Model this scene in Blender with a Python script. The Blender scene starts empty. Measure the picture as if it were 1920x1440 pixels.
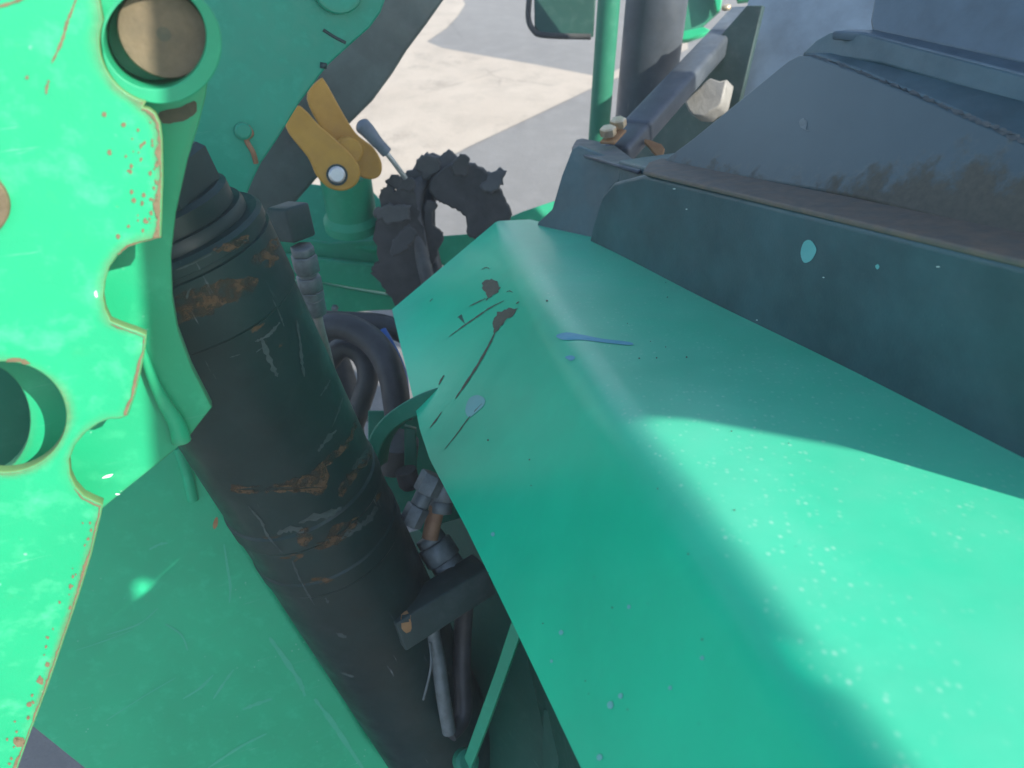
import bpy, bmesh, math, random
from mathutils import Vector as V, Matrix
from mathutils.bvhtree import BVHTree
from mathutils.geometry import tessellate_polygon
random.seed(4)
S = bpy.context.scene
COL = S.collection
# ------------------------------------------------------------------ camera, sky, sun, exposure
PITCH = math.radians(40); FPX = 1400.0; CAMZ = 1.75
C0 = V((0, 0, CAMZ))
FW = V((0, math.cos(PITCH), -math.sin(PITCH))); UP = V((0, math.sin(PITCH), math.cos(PITCH))); RT = V((1, 0, 0))
cd = bpy.data.cameras.new('camera'); cam = bpy.data.objects.new('camera', cd); COL.objects.link(cam)
cam.location = C0; cam.rotation_euler = (math.radians(90) - PITCH, 0, 0)
cd.sensor_width = 36; cd.lens = 36 * FPX / 1920; cd.clip_start = 0.02; cd.clip_end = 400
cd.dof.use_dof = True; cd.dof.focus_distance = 0.85; cd.dof.aperture_fstop = 7.0
S.camera = cam
SUN_EL = math.radians(36)
SH = V((0.837, -0.547, 0)).normalized()                      # horizontal direction towards the sun
SD = SH * math.cos(SUN_EL) + V((0, 0, 1)) * math.sin(SUN_EL)
w = bpy.data.worlds.new('World'); S.world = w; w.use_nodes = True
nt = w.node_tree; bg = nt.nodes['Background']
sky = nt.nodes.new('ShaderNodeTexSky'); sky.sky_type = 'NISHITA'; sky.sun_disc = False
sky.sun_elevation = SUN_EL; sky.sun_rotation = math.atan2(SH.x, SH.y)
nt.links.new(sky.outputs[0], bg.inputs[0]); bg.inputs[1].default_value = 0.15
sl = bpy.data.lights.new('sun', 'SUN'); sl.energy = 4.0; sl.angle = math.radians(0.5); sl.color = (1, 0.94, 0.84)
so = bpy.data.objects.new('sun', sl); COL.objects.link(so)
so.rotation_euler = SD.to_track_quat('Z', 'Y').to_euler(); so.location = C0 + SD * 6
S.view_settings.view_transform = 'Standard'; S.view_settings.look = 'None'; S.view_settings.gamma = 1
S.view_settings.exposure = 1.2

# ------------------------------------------------------------------ geometry helpers
def ray(px, py):
    return RT * ((px - 960) / FPX) + UP * ((720 - py) / FPX) + FW
def at(px, py, z): return C0 + ray(px, py) * z                # point seen at photo pixel, z metres ahead
class Plane:
    def __init__(s, p, n): s.p = p; s.n = n.normalized()
    def hit(s, px, py):
        d = ray(px, py); return C0 + d * ((s.p - C0).dot(s.n) / d.dot(s.n))
    def off(s, k): return Plane(s.p + s.n * k, s.n)
    def matrix(s):
        x = V((0, 0, 1)).cross(s.n); x = x.normalized() if x.length > 1e-4 else V((1, 0, 0)); y = s.n.cross(x)
        m = Matrix((x, y, s.n)).transposed().to_4x4(); m.translation = s.p; return m
def catmull(pts, n=6, closed=True):
    out = []; N = len(pts); P = [V(p) for p in pts]
    rng = range(N) if closed else range(N - 1)
    for i in rng:
        if closed: a, b, c, d = P[i - 1], P[i], P[(i + 1) % N], P[(i + 2) % N]
        else: a, b, c, d = P[max(i - 1, 0)], P[i], P[i + 1], P[min(i + 2, N - 1)]
        for k in range(n):
            t = k / n
            out.append(0.5 * ((2 * b) + (c - a) * t + (2 * a - 5 * b + 4 * c - d) * t * t + (3 * b - a - 3 * c + d) * t ** 3))
    if not closed: out.append(P[-1])
    return out
def ragged(pts, amp, step, seed=0):
    r = random.Random(seed); out = []
    for i, p in enumerate(pts):
        q = V(pts[(i + 1) % len(pts)]); p = V(p); n = max(1, int((q - p).length / step))
        for k in range(n):
            out.append(p.lerp(q, k / n) + V((r.uniform(-amp, amp), r.uniform(-amp, amp))))
    return out
def circ(cx, cy, rx, ry=None, n=40, a0=0, a1=360):
    ry = ry or rx
    return [(cx + rx * math.cos(math.radians(a0 + (a1 - a0) * k / n)), cy + ry * math.sin(math.radians(a0 + (a1 - a0) * k / n))) for k in range(n)]
def link(name, me, mat, parent=None, smooth=False):
    o = bpy.data.objects.new(name, me); COL.objects.link(o)
    if mat is not None:
        me.materials.clear(); me.materials.append(mat)
    if smooth:
        for p in me.polygons: p.use_smooth = True
    if parent is not None: adopt(o, parent)
    return o
def world_of(o):
    m = o.matrix_basis.copy(); p = o.parent
    if p: return world_of(p) @ o.matrix_parent_inverse @ m
    return m
def adopt(o, parent):
    o.parent = parent; o.matrix_parent_inverse = world_of(parent).inverted()
def tag(o, label=None, cat=None, group=None, kind=None):
    if label: o['label'] = label
    if cat: o['category'] = cat
    if group: o['group'] = group
    if kind: o['kind'] = kind
    return o
def thing(name, label, cat, loc, group=None):
    o = bpy.data.objects.new(name, None); COL.objects.link(o); o.location = loc; o.empty_display_size = .05
    return tag(o, label, cat, group)
def prism(name, pix, plane, thick, mat, parent=None, bevel=0.0015, holes=(), res=2, rim=None):
    """plate of real thickness: the outline lies in `plane`, the body extends behind it"""
    M = plane.matrix(); Mi = M.inverted()
    cu = bpy.data.curves.new('tmp', 'CURVE'); cu.dimensions = '2D'; cu.fill_mode = 'BOTH'
    cu.extrude = max(thick / 2 - bevel, 1e-5); cu.bevel_depth = bevel; cu.bevel_resolution = res; cu.offset = -bevel
    for ring in [pix] + list(holes):
        sp = cu.splines.new('POLY'); sp.points.add(len(ring) - 1); sp.use_cyclic_u = True
        for q, p in zip(sp.points, ring):
            l = Mi @ (plane.hit(p[0], p[1]) if len(p) == 2 else p); q.co = (l.x, l.y, 0, 1)
    t = bpy.data.objects.new('tmp', cu); COL.objects.link(t)
    bpy.context.view_layer.update()
    me = bpy.data.meshes.new_from_object(t.evaluated_get(bpy.context.evaluated_depsgraph_get()))
    bpy.data.objects.remove(t); bpy.data.curves.remove(cu)
    me.transform(Matrix.Translation((0, 0, -thick / 2))); me.name = name
    bm = bmesh.new(); bm.from_mesh(me); bmesh.ops.remove_doubles(bm, verts=bm.verts, dist=1e-6)
    bmesh.ops.recalc_face_normals(bm, faces=bm.faces); bm.to_mesh(me); bm.free()
    o = link(name, me, mat); o.matrix_basis = M
    if rim is not None:
        me.materials.append(rim)
        for p in me.polygons:
            if abs(p.normal.z) < .93: p.material_index = 1
    if parent is not None: adopt(o, parent)
    return o
def frames(P):
    N = len(P); T = [(P[min(i + 1, N - 1)] - P[max(i - 1, 0)]).normalized() for i in range(N)]
    u = T[0].orthogonal().normalized(); out = []
    for t in T:
        u = (u - t * u.dot(t)).normalized(); out.append((t, u, t.cross(u)))
    return out
def tube_mesh(P, rad, seg=20):
    bm = bmesh.new(); F = frames(P); rings = []
    for i, (p, (t, u, v)) in enumerate(zip(P, F)):
        r = rad(i / (len(P) - 1)) if callable(rad) else rad
        rings.append([bm.verts.new(p + (u * math.cos(2 * math.pi * k / seg) + v * math.sin(2 * math.pi * k / seg)) * r) for k in range(seg)])
    for a, b in zip(rings, rings[1:]):
        for k in range(seg): bm.faces.new((a[k], a[(k + 1) % seg], b[(k + 1) % seg], b[k]))
    bm.faces.new(rings[0][::-1]); bm.faces.new(rings[-1])
    return bm
def finish(name, bm, mat, parent=None, smooth=True, sharp=35):
    bmesh.ops.recalc_face_normals(bm, faces=bm.faces)
    org = sum((v.co for v in bm.verts), V()) / len(bm.verts)
    bmesh.ops.translate(bm, verts=bm.verts, vec=-org)
    for e in bm.edges:
        if len(e.link_faces) == 2 and e.calc_face_angle(0) > math.radians(sharp): e.smooth = False
    me = bpy.data.meshes.new(name); bm.to_mesh(me); bm.free()
    o = link(name, me, mat, None, smooth); o.location = org
    if parent is not None: adopt(o, parent)
    return o
def tube(name, pts, rad, mat, parent=None, seg=20, n=8):
    P = catmull(pts, n, False) if len(pts) > 2 else [V(p) for p in pts]
    return finish(name, tube_mesh(P, rad, seg), mat, parent)
def lathe(name, p, d, prof, mat, parent=None, seg=56, sharp=30, ref=None):
    """solid of revolution about p + s*d; keeps local z along the axis"""
    bm = bmesh.new(); rings = []
    for s, r in prof:
        rings.append([bm.verts.new((r * math.cos(2 * math.pi * k / seg), r * math.sin(2 * math.pi * k / seg), s)) for k in range(seg)])
    for a, b in zip(rings, rings[1:]):
        for k in range(seg): bm.faces.new((a[k], a[(k + 1) % seg], b[(k + 1) % seg], b[k]))
    if prof[0] != prof[-1]:
        bm.faces.new(rings[0][::-1]); bm.faces.new(rings[-1])
    else:
        bmesh.ops.remove_doubles(bm, verts=bm.verts, dist=1e-7)
    bmesh.ops.recalc_face_normals(bm, faces=bm.faces)
    for e in bm.edges:
        if len(e.link_faces) == 2 and e.calc_face_angle(0) > math.radians(sharp): e.smooth = False
    me = bpy.data.meshes.new(name); bm.to_mesh(me); bm.free()
    o = link(name, me, mat, None, True)
    d = d.normalized(); y = d.cross(ref or V((1, 0, 0))).normalized(); x = y.cross(d)
    m = Matrix((x, y, d)).transposed().to_4x4(); m.translation = p; o.matrix_basis = m
    if parent is not None: adopt(o, parent)
    return o
def box(name, c, ax, size, mat, parent=None, bevel=0.003, seg=2):
    x, y, z = ax; bm = bmesh.new(); bmesh.ops.create_cube(bm, size=1)
    bmesh.ops.scale(bm, verts=bm.verts, vec=size)
    if bevel: bmesh.ops.bevel(bm, geom=bm.edges, offset=bevel, segments=seg, profile=.5, affect='EDGES')
    for e in bm.edges:
        if len(e.link_faces) == 2 and e.calc_face_angle(0) > math.radians(50): e.smooth = False
    me = bpy.data.meshes.new(name); bm.to_mesh(me); bm.free()
    o = link(name, me, mat, None, True)
    m = Matrix((x.normalized(), y.normalized(), z.normalized())).transposed().to_4x4(); m.translation = c; o.matrix_basis = m
    if parent is not None: adopt(o, parent)
    return o
def axes(d, ref=V((0, 0, 1))):
    d = d.normalized(); y = ref.cross(d).normalized(); return d, y, d.cross(y)
def bvh_of(objs):
    vs, fs = [], []
    for o in objs:
        m = world_of(o); b = len(vs); vs += [m @ v.co for v in o.data.vertices]; fs += [[b + i for i in p.vertices] for p in o.data.polygons]
    return BVHTree.FromPolygons(vs, fs)
def face_cam(o):
    m = world_of(o); s_ = sum(((m.to_3x3() @ p.normal).dot(C0 - m @ p.center) for p in o.data.polygons), 0.)
    if s_ < 0: o.data.flip_normals()
    return o
def splash(name, pix, tree, mat, parent, h=0.0006, amp=0, step=6, seed=0, smoothn=3):
    """a thin film of paint, mud or bared metal lying on the surface under it"""
    pts = catmull(pix, smoothn) if smoothn else [V(p) for p in pix]
    if amp: pts = ragged(pts, amp, step, seed)
    bm = bmesh.new(); vs = []
    for p in pts:
        v = bm.verts.new((p[0], p[1], 0)); vs.append(v)
    tri = tessellate_polygon([[V((p[0], p[1], 0)) for p in pts]])
    for t in tri:
        try: bm.faces.new([vs[i] for i in t])
        except ValueError: pass
    bmesh.ops.subdivide_edges(bm, edges=[e for e in bm.edges if e.calc_length() > 25], cuts=2, use_grid_fill=True)
    bmesh.ops.triangulate(bm, faces=bm.faces)
    bad = []
    for v in bm.verts:
        r = ray(v.co.x, v.co.y).normalized(); hit = tree.ray_cast(C0, r)
        if hit[0] is None: bad.append(v); continue
        nn = hit[1] if hit[1].dot(r) < 0 else -hit[1]
        v.co = hit[0] + nn * h
    bmesh.ops.delete(bm, geom=bad, context='VERTS')
    if not bm.faces: bm.free(); return None
    return face_cam(finish(name, bm, mat, parent, True, 60))

# ------------------------------------------------------------------ materials
class Mat:
    def __init__(s, name):
        s.m = bpy.data.materials.new(name); s.m.use_nodes = True; s.t = s.m.node_tree
        s.b = s.t.nodes['Principled BSDF']; s.tc = s.t.nodes.new('ShaderNodeTexCoord'); s.v = s.tc.outputs['Object']
    def L(s, a, b): s.t.links.new(a, b)
    def n(s, typ, **kw):
        x = s.t.nodes.new(typ)
        for k, v in kw.items(): setattr(x, k, v)
        return x
    def put(s, sock, v):
        if isinstance(v, (int, float)): sock.default_value = v
        elif isinstance(v, tuple): sock.default_value = v if len(sock.default_value) == len(v) else (*v, 1)
        else: s.L(v, sock)
    def scaled(s, sc=(1, 1, 1), rot=(0, 0, 0), loc=(0, 0, 0)):
        m = s.n('ShaderNodeMapping'); s.L(s.v, m.inputs[0]); m.inputs['Scale'].default_value = sc; m.inputs['Rotation'].default_value = rot; m.inputs['Location'].default_value = loc
        return m.outputs[0]
    def noise(s, scale, detail=6, rough=.6, vec=None, dist=0):
        x = s.n('ShaderNodeTexNoise'); s.L(vec or s.v, x.inputs['Vector']); x.inputs['Scale'].default_value = scale
        x.inputs['Detail'].default_value = detail; x.inputs['Roughness'].default_value = rough; x.inputs['Distortion'].default_value = dist
        return x.outputs['Fac']
    def voro(s, scale, vec=None, feat='F1'):
        x = s.n('ShaderNodeTexVoronoi', feature=feat); s.L(vec or s.v, x.inputs['Vector']); x.inputs['Scale'].default_value = scale
        return x
    def step(s, v, lo, hi, a=0., b=1.):
        x = s.n('ShaderNodeMapRange'); s.put(x.inputs[0], v); x.inputs[1].default_value = lo; x.inputs[2].default_value = hi
        x.inputs[3].default_value = a; x.inputs[4].default_value = b; x.clamp = True; return x.outputs[0]
    def math(s, op, a, b=0.):
        x = s.n('ShaderNodeMath', operation=op); s.put(x.inputs[0], a); s.put(x.inputs[1], b); return x.outputs[0]
    def mix(s, f, a, b):
        x = s.n('ShaderNodeMix', data_type='RGBA'); s.put(x.inputs[0], f); s.put(x.inputs[6], a); s.put(x.inputs[7], b); return x.outputs[2]
    def bump(s, h, dist, strength=1.):
        x = s.n('ShaderNodeBump'); s.L(h, x.inputs['Height']); x.inputs['Distance'].default_value = dist; x.inputs['Strength'].default_value = strength
        s.L(x.outputs[0], s.b.inputs['Normal'])
    def edge(s, r):
        bv = s.n('ShaderNodeBevel', samples=6); bv.inputs['Radius'].default_value = r
        g = s.n('ShaderNodeNewGeometry'); d = s.n('ShaderNodeVectorMath', operation='DOT_PRODUCT')
        s.L(bv.outputs[0], d.inputs[0]); s.L(g.outputs['Normal'], d.inputs[1])
        return s.math('SUBTRACT', 1., d.outputs['Value'])
    def axis(s, i):
        x = s.n('ShaderNodeSeparateXYZ'); s.L(s.v, x.inputs[0]); return x.outputs[i]
    def out(s, col, rough, metal=0., spec=.5):
        s.put(s.b.inputs['Base Color'], col); s.put(s.b.inputs['Roughness'], rough); s.put(s.b.inputs['Metallic'], metal)
        s.b.inputs['Specular IOR Level'].default_value = spec; return s.m

GREEN = (.014, .365, .165)
def rustcol(M, a=(.10, .05, .02), b=(.19, .11, .05)):
    return M.mix(M.step(M.noise(160, 5), .3, .7), a, b)
def green_paint(name, base=GREEN, rough=.38, edge_rust=0., spots=0., chips=0., scuff=0.3, drops=False, fade=.5):
    M = Mat(name)
    n1 = M.noise(5, 5, .6); n2 = M.noise(38, 6, .65)
    lite = tuple(min(1, c * 1.15 + (.075 if fade > .55 else .035)) for c in base); dark = tuple(c * .82 for c in base)
    col = M.mix(M.step(n1, .3, .7), dark, base)
    col = M.mix(M.math('MULTIPLY', M.step(n2, .52, .75), fade), col, lite)
    # long wiping scuffs and hairline scratches
    for k, (rot, sc) in enumerate((((.3, .2, .6), 1.), ((.1, .5, -.5), 1.4))):
        sv = M.scaled((6 * sc, 95 * sc, 60), rot)
        sm = M.math('MULTIPLY', M.step(M.noise(1.6, 4, .6, sv), .66, .74), M.step(M.noise(7, 3, .5, M.scaled((1, 1, 1), loc=(k * 3., 1, 2))), .5, .66))
        col = M.mix(M.math('MULTIPLY', sm, scuff), col, (.30, .55, .45))
    ro = M.step(n2, .3, .8, rough - .06, rough + .14) if not drops else M.step(n2, .2, .8, rough, rough + .05)
    h = M.noise(420, 2, .5)
    if chips:
        v = M.voro(85); c = M.math('MULTIPLY', M.step(v.outputs['Distance'], .13, .10), M.step(M.noise(16, 3), .56, .62))
        col = M.mix(M.math('MULTIPLY', c, chips), col, (.5, .62, .6))
    if drops:
        v = M.voro(210, M.scaled((1, .75, 1), (0, 0, .3)))
        sel = M.n('ShaderNodeSeparateColor'); M.L(v.outputs['Color'], sel.inputs[0])
        d = M.math('MULTIPLY', M.step(v.outputs['Distance'], .42, .05), M.step(sel.outputs[0], .40, .5))
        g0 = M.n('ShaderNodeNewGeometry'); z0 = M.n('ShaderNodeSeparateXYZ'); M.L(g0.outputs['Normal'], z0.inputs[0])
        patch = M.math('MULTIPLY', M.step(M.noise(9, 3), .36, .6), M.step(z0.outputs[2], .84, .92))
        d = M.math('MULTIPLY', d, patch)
        col = M.mix(M.math('MULTIPLY', M.math('MULTIPLY', d, M.step(sel.outputs[2], .2, 1.)), .6), col, (.45, .74, .60))  # drop spots, paled to stand in for sun glints on the top
        v2 = M.voro(42); s2 = M.n('ShaderNodeSeparateColor'); M.L(v2.outputs['Color'], s2.inputs[0])
        ringm = M.math('MULTIPLY', M.math('MULTIPLY', M.step(v2.outputs['Distance'], .2, .16), M.step(v2.outputs['Distance'], .10, .15)), M.step(s2.outputs[1], .7, .75))
        col = M.mix(M.math('MULTIPLY', ringm, 0.), col, (.6, .8, .72))
    met = 0.
    if edge_rust or spots:
        rc = rustcol(M); rm = 0.
        if edge_rust:
            e = M.edge(.0055); e2 = M.edge(.016)
            nn = M.noise(75, 8, .72)
            a = M.step(M.math('ADD', M.math('MULTIPLY', e, 3.2), nn), .86, .98)
            b = M.math('MULTIPLY', M.step(M.math('ADD', M.math('MULTIPLY', e2, 2.6), M.noise(55, 8, .75)), .80, .9), M.step(M.noise(6, 2), .45, .55))
            hal = M.math('MULTIPLY', M.step(M.math('ADD', M.math('MULTIPLY', e2, 3.), M.noise(30, 5, .7)), .62, 1.0), .45)
            col = M.mix(M.math('MULTIPLY', hal, edge_rust * .5), col, (.12, .24, .07))
            rm = M.math('MULTIPLY', M.math('MAXIMUM', a, M.math('MULTIPLY', b, .85)), edge_rust)
        if spots:
            sp = M.math('MULTIPLY', M.step(M.noise(60, 7, .7), .68, .72), M.step(M.noise(7, 3), .52, .62))
            rm = M.math('MAXIMUM', rm, M.math('MULTIPLY', sp, spots))
        col = M.mix(rm, col, rc); ro = M.math('ADD', ro, M.math('MULTIPLY', rm, .4))
        h = M.math('ADD', M.math('MULTIPLY', h, .25), M.math('MULTIPLY', rm, -.8))
        M.bump(h, .0006, .6)
    else: M.bump(h, .00015, .5)
    if drops:
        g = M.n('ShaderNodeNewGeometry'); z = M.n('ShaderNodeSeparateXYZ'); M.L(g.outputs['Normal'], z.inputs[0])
        film = M.math('MULTIPLY', M.step(z.outputs[2], .86, .96), M.step(M.noise(11, 5), .2, .8, .08, .24))  # pale tint on up-facing paint stands in for the sun's sheen
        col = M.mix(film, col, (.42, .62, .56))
        M.b.inputs['Coat Weight'].default_value = .12; M.b.inputs['Coat Roughness'].default_value = .28
    return M.out(col, ro, met, .28 if drops else .4)
def black_paint(name, base=(.03, .036, .042), rough=.42, dust=.5, rust=None, scratch=.5, dustcol=(.16, .17, .17), bands=(), spec=.5):
    M = Mat(name)
    col = M.mix(M.step(M.noise(7, 6, .65), .35, .75), base, tuple(c * 1.9 for c in base))
    d = M.math('MULTIPLY', M.step(M.noise(24, 8, .7), .5, .82), dust)
    col = M.mix(d, col, dustcol)
    sv = M.scaled((90, 90, 9), (.2, .3, .4)); sm = M.math('MULTIPLY', M.step(M.noise(1.3, 4, .6, sv), .66, .75), M.step(M.noise(9, 3), .52, .66))
    col = M.mix(M.math('MULTIPLY', sm, scratch), col, (.42, .46, .46))
    ro = M.step(M.noise(20, 5), .3, .7, rough - .08, rough + .16)
    rm = None
    for z0, z1, k in bands:
        z = M.math('ADD', M.axis(2), M.math('MULTIPLY', M.math('SUBTRACT', M.noise(14, 4, .6), .5), .03))
        inb = M.math('MULTIPLY', M.step(z, z0 - .005, z0 + .003), M.step(z, z1 + .005, z1 - .003))
        r = M.math('MULTIPLY', inb, M.step(M.noise(17, 8, .62, M.scaled((1, 1, 2.2))), k, k + .035))
        rm = r if rm is None else M.math('MAXIMUM', rm, r)
    if rust:
        r = M.step(M.noise(rust[0], 9, .68), rust[1], rust[1] + .05)
        rm = r if rm is None else M.math('MAXIMUM', rm, r)
    h = M.noise(300, 3)
    if rm is not None:
        col = M.mix(rm, col, rustcol(M, (.05, .032, .015), (.13, .078, .036))); ro = M.math('ADD', ro, M.math('MULTIPLY', rm, .4))
        h = M.math('ADD', M.math('MULTIPLY', h, .3), M.math('MULTIPLY', rm, M.math('MULTIPLY', M.noise(120, 6), -1.2)))
    M.bump(h, .0005, .5)
    return M.out(col, ro, 0., spec)
def simple(name, a, b, rough=.5, metal=0., scale=30, bump=.0003, bs=200):
    M = Mat(name); col = M.mix(M.step(M.noise(scale, 7, .65), .3, .72), a, b)
    M.bump(M.noise(bs, 5), bump, .6); return M.out(col, M.step(M.noise(scale * 1.7, 4), .3, .7, rough - .08, rough + .1), metal)

m_plate = green_paint('green paint with rusty edges', edge_rust=1., spots=.9, chips=.3, rough=.42, fade=.6, scuff=.5)
m_plate2 = green_paint('green paint scratched', edge_rust=.2, spots=.2, chips=.3, scuff=.5)
m_boss = green_paint('green paint on collar', spots=.5, scuff=.3, rough=.5, base=(.012, .30, .14))
m_rim = green_paint('rusty cut edge of green plate', edge_rust=0., spots=0., base=(.10, .22, .075), rough=.7)
m_rim2 = green_paint('green painted cut edge', base=(.05, .27, .12), rough=.6)
m_panel = green_paint('green paint scuffed panel', scuff=.3, chips=.2, spots=.3, rough=.55, base=(.010, .43, .20))
m_fender = green_paint('glossy green fender paint', rough=.30, scuff=0, drops=True, chips=0, fade=.15, base=(.003, .60, .32))
m_green = green_paint('green chassis paint', rough=.45, spots=.5, scuff=.2, base=(.004, .30, .155))
m_gdk = green_paint('green bracket paint darkened for shade', base=(.006, .21, .12), rough=.5)  # green darkened so the bracket gap looks shaded
m_gdk2 = green_paint('green chassis paint darkened for shade', base=(.004, .085, .055), rough=.5)  # darker again: shade under the fender put into the paint
m_inner = black_paint('dusty black inner plate', base=(.042, .062, .055), dust=.3, scratch=.2)
m_mgreen = green_paint('muted green paint', base=(.03, .20, .12), rough=.45)
m_boom = green_paint('green boom paint', rough=.42, spots=.25, scuff=.25, base=(.004, .29, .18), edge_rust=.3)
m_cyl = black_paint('black cylinder paint worn to rust', base=(.004, .020, .0185), spec=.3, dust=.08, scratch=.6, bands=((.05, .125, .60), (.345, .47, .62)))
m_black = black_paint('black hood paint', base=(.028, .070, .076), rough=.40, dust=.12, scratch=.12)
m_cover = black_paint('black cover paint rusting low down', base=(.036, .078, .092), rough=.45, dust=.18, scratch=.15)
m_sheen = black_paint('black panel tinted with sky sheen', base=(.085, .125, .165), rough=.38, dust=.1, scratch=.1)  # blue-grey base puts the sky's reflection into the black
m_sheen2 = black_paint('black rear panel tinted with sky sheen', base=(.06, .095, .12), rough=.4, dust=.1, scratch=.1)  # same sky sheen in the base colour, weaker
m_dgreen = green_paint('green guard paint darkened for shade', base=(.018, .075, .055), rough=.5, spots=.2)  # guard plate stands in shade, so its green is darkened here
m_ledge = simple('rusty ledge steel', (.185, .14, .10), (.10, .105, .095), .75, 0, 40, .0008)
m_dark = black_paint('matt black steel', spec=.3, base=(.020, .040, .038), rough=.5, dust=.3, scratch=.2)
m_bar = black_paint('black bar paint', base=(.045, .055, .065), rough=.42, dust=.25, rust=(22, .70))
m_rubber = simple('black rubber', (.034, .036, .033), (.07, .072, .066), .75, 0, 25, .0012, 90)
m_rubber2 = simple('grey faced rubber', (.055, .06, .058), (.10, .105, .10), .6, 0, 30, .0006, 120)
m_hose = simple('black hose rubber', (.018, .021, .023), (.04, .045, .048), .5, 0, 30, .0004)
m_blue = simple('blue hose', (.015, .10, .42), (.03, .15, .5), .4)
m_yellow = simple('yellow painted lever', (.40, .20, .018), (.50, .265, .03), .45, 0, 24)
m_steel = simple('zinc steel', (.42, .43, .42), (.62, .62, .60), .38, .85, 40)
m_fit = simple('grey fitting metal', (.08, .105, .108), (.17, .205, .21), .5, .2, 60, .0006)
m_pin = simple('rusty pin steel', (.085, .068, .036), (.16, .122, .07), .75, .0, 55, .0012, 150)
m_rust = simple('orange rust', (.30, .14, .055), (.42, .25, .11), .75, 0, 45, .001, 150)
m_rustd = simple('brown rust', (.115, .088, .045), (.18, .14, .08), .8, 0, 70, .001, 150)
m_rustc = simple('dark brown rust', (.028, .028, .016), (.125, .072, .032), .85, 0, 48, .0015, 160)
def flaky(m, scale, lo, hi):
    t = m.node_tree; b = t.nodes['Principled BSDF']; n = t.nodes.new('ShaderNodeTexNoise'); tc_ = t.nodes.new('ShaderNodeTexCoord'); r = t.nodes.new('ShaderNodeMapRange')
    n.inputs['Scale'].default_value = scale; n.inputs['Detail'].default_value = 9; n.inputs['Roughness'].default_value = .7; r.inputs[1].default_value = lo; r.inputs[2].default_value = hi
    t.links.new(tc_.outputs['Object'], n.inputs['Vector']); t.links.new(n.outputs['Fac'], r.inputs[0]); t.links.new(r.outputs[0], b.inputs['Alpha'])
flaky(m_rustc, 55, .38, .56)
m_wedge = simple('paint worn off an edge', (.05, .075, .085), (.14, .145, .13), .65, 0, 90)
m_gold = simple('passivated bolt', (.60, .42, .22), (.75, .66, .48), .38, .7, 45)
m_copper = simple('rusty brown pipe', (.20, .10, .05), (.34, .2, .11), .6, .2, 40)
m_stone = simple('pale grey metal block', (.22, .215, .195), (.33, .32, .29), .6, .1, 30, .002, 60)
m_drip = simple('pale blue paint drip', (.12, .43, .40), (.16, .48, .45), .4)
m_drip2 = simple('violet blue paint smear', (.05, .31, .42), (.07, .36, .46), .45)
m_bare = simple('bared brown primer', (.055, .06, .035), (.11, .10, .06), .75, 0, 120, .0006, 400)
m_white = simple('white scrape', (.55, .68, .62), (.7, .8, .75), .6)
m_grip = simple('grey plastic handle', (.10, .125, .15), (.15, .18, .2), .4)

def ground_mat(name, a, b, c, big, bump):
    M = Mat(name); col = M.mix(M.step(M.noise(.9, 6, .6), .3, .7), a, b)
    col = M.mix(M.step(M.noise(big, 6, .7), .45, .8), col, c)
    gr = M.noise(140, 4, .75)
    col = M.mix(M.math('MULTIPLY', M.step(gr, .35, .7), .35), col, tuple(x * .6 for x in a))
    st = M.math('MULTIPLY', M.step(M.noise(2.3, 7, .72), .56, .66), .5); col = M.mix(st, col, tuple(x * .66 for x in c))
    cr = M.voro(.55, M.scaled((1, 1, 1)), 'DISTANCE_TO_EDGE'); wob = M.math('ADD', cr.outputs['Distance'], M.math('MULTIPLY', M.math('SUBTRACT', M.noise(6, 5, .7), .5), .05))
    ck = M.math('MULTIPLY', M.step(M.math('ABSOLUTE', wob), .007, .003), M.step(M.noise(.7, 2), .5, .55)); col = M.mix(M.math('MULTIPLY', ck, .22), col, (.06, .055, .05))
    M.bump(M.math('ADD', gr, M.noise(30, 5)), bump, .8); return M.out(col, .85)
m_asphalt = ground_mat('asphalt', (.165, .162, .152), (.20, .197, .185), (.235, .23, .217), 7, .004)
m_concrete = ground_mat('worn concrete', (.39, .335, .265), (.45, .395, .32), (.31, .27, .215), 4, .0025)

# ------------------------------------------------------------------ the ground
def sheet(name, pts, z, mat):
    me = bpy.data.meshes.new(name); me.from_pydata([(x, y, z) for x, y in pts], [], [list(range(len(pts)))]); me.update()
    o = link(name, me, mat); o['kind'] = 'structure'; return o
sheet('asphalt_ground', [(-150, -150), (150, -150), (150, 150), (-150, 150)], 0, m_asphalt)
G = Plane(V((0, 0, .004)), V((0, 0, 1)))
def gp(px, py): h = G.hit(px, py); return (h.x, h.y)
sheet('concrete_strip', [gp(1290, 62), gp(1290, 92), gp(1110, 165), gp(995, 220), gp(880, 274), gp(800, 316), gp(640, 470), gp(430, 640), gp(300, 400), gp(560, 60), gp(700, -60),
      gp(835, -70), gp(872, 8), gp(858, 30), gp(838, 52), gp(800, 78), gp(830, 90), gp(905, 104), gp(1010, 122), gp(1130, 145)], .004, m_concrete)

# ------------------------------------------------------------------ shared planes and directions
D = V((-.327, 1.028, -.331)).normalized()                     # the machine's long axis, nose down
E2 = V((.953, .303, 0)).normalized(); E3 = E2.cross(D).normalized()
J0 = C0 + V((.377, .387, -.395)); R0 = at(1640, 1440, .315); L0 = C0 + V((.048, .227, -.539))
TOP = Plane(J0, D.cross(R0 - J0) * -1 if D.cross(R0 - J0).z < 0 else D.cross(R0 - J0))
nl = D.cross(R0 - L0); nl = nl if nl.z > 0 else -nl
LEFT = Plane(R0, nl)
az = math.radians(22); tl = math.radians(10)
NP = V((math.sin(az) * math.cos(tl), -math.cos(az) * math.cos(tl), math.sin(tl)))
LV1 = Plane(at(305, 75, .455), NP)                            # front lever plate
LV2 = LV1.off(-.052)                                          # its twin behind

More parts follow.
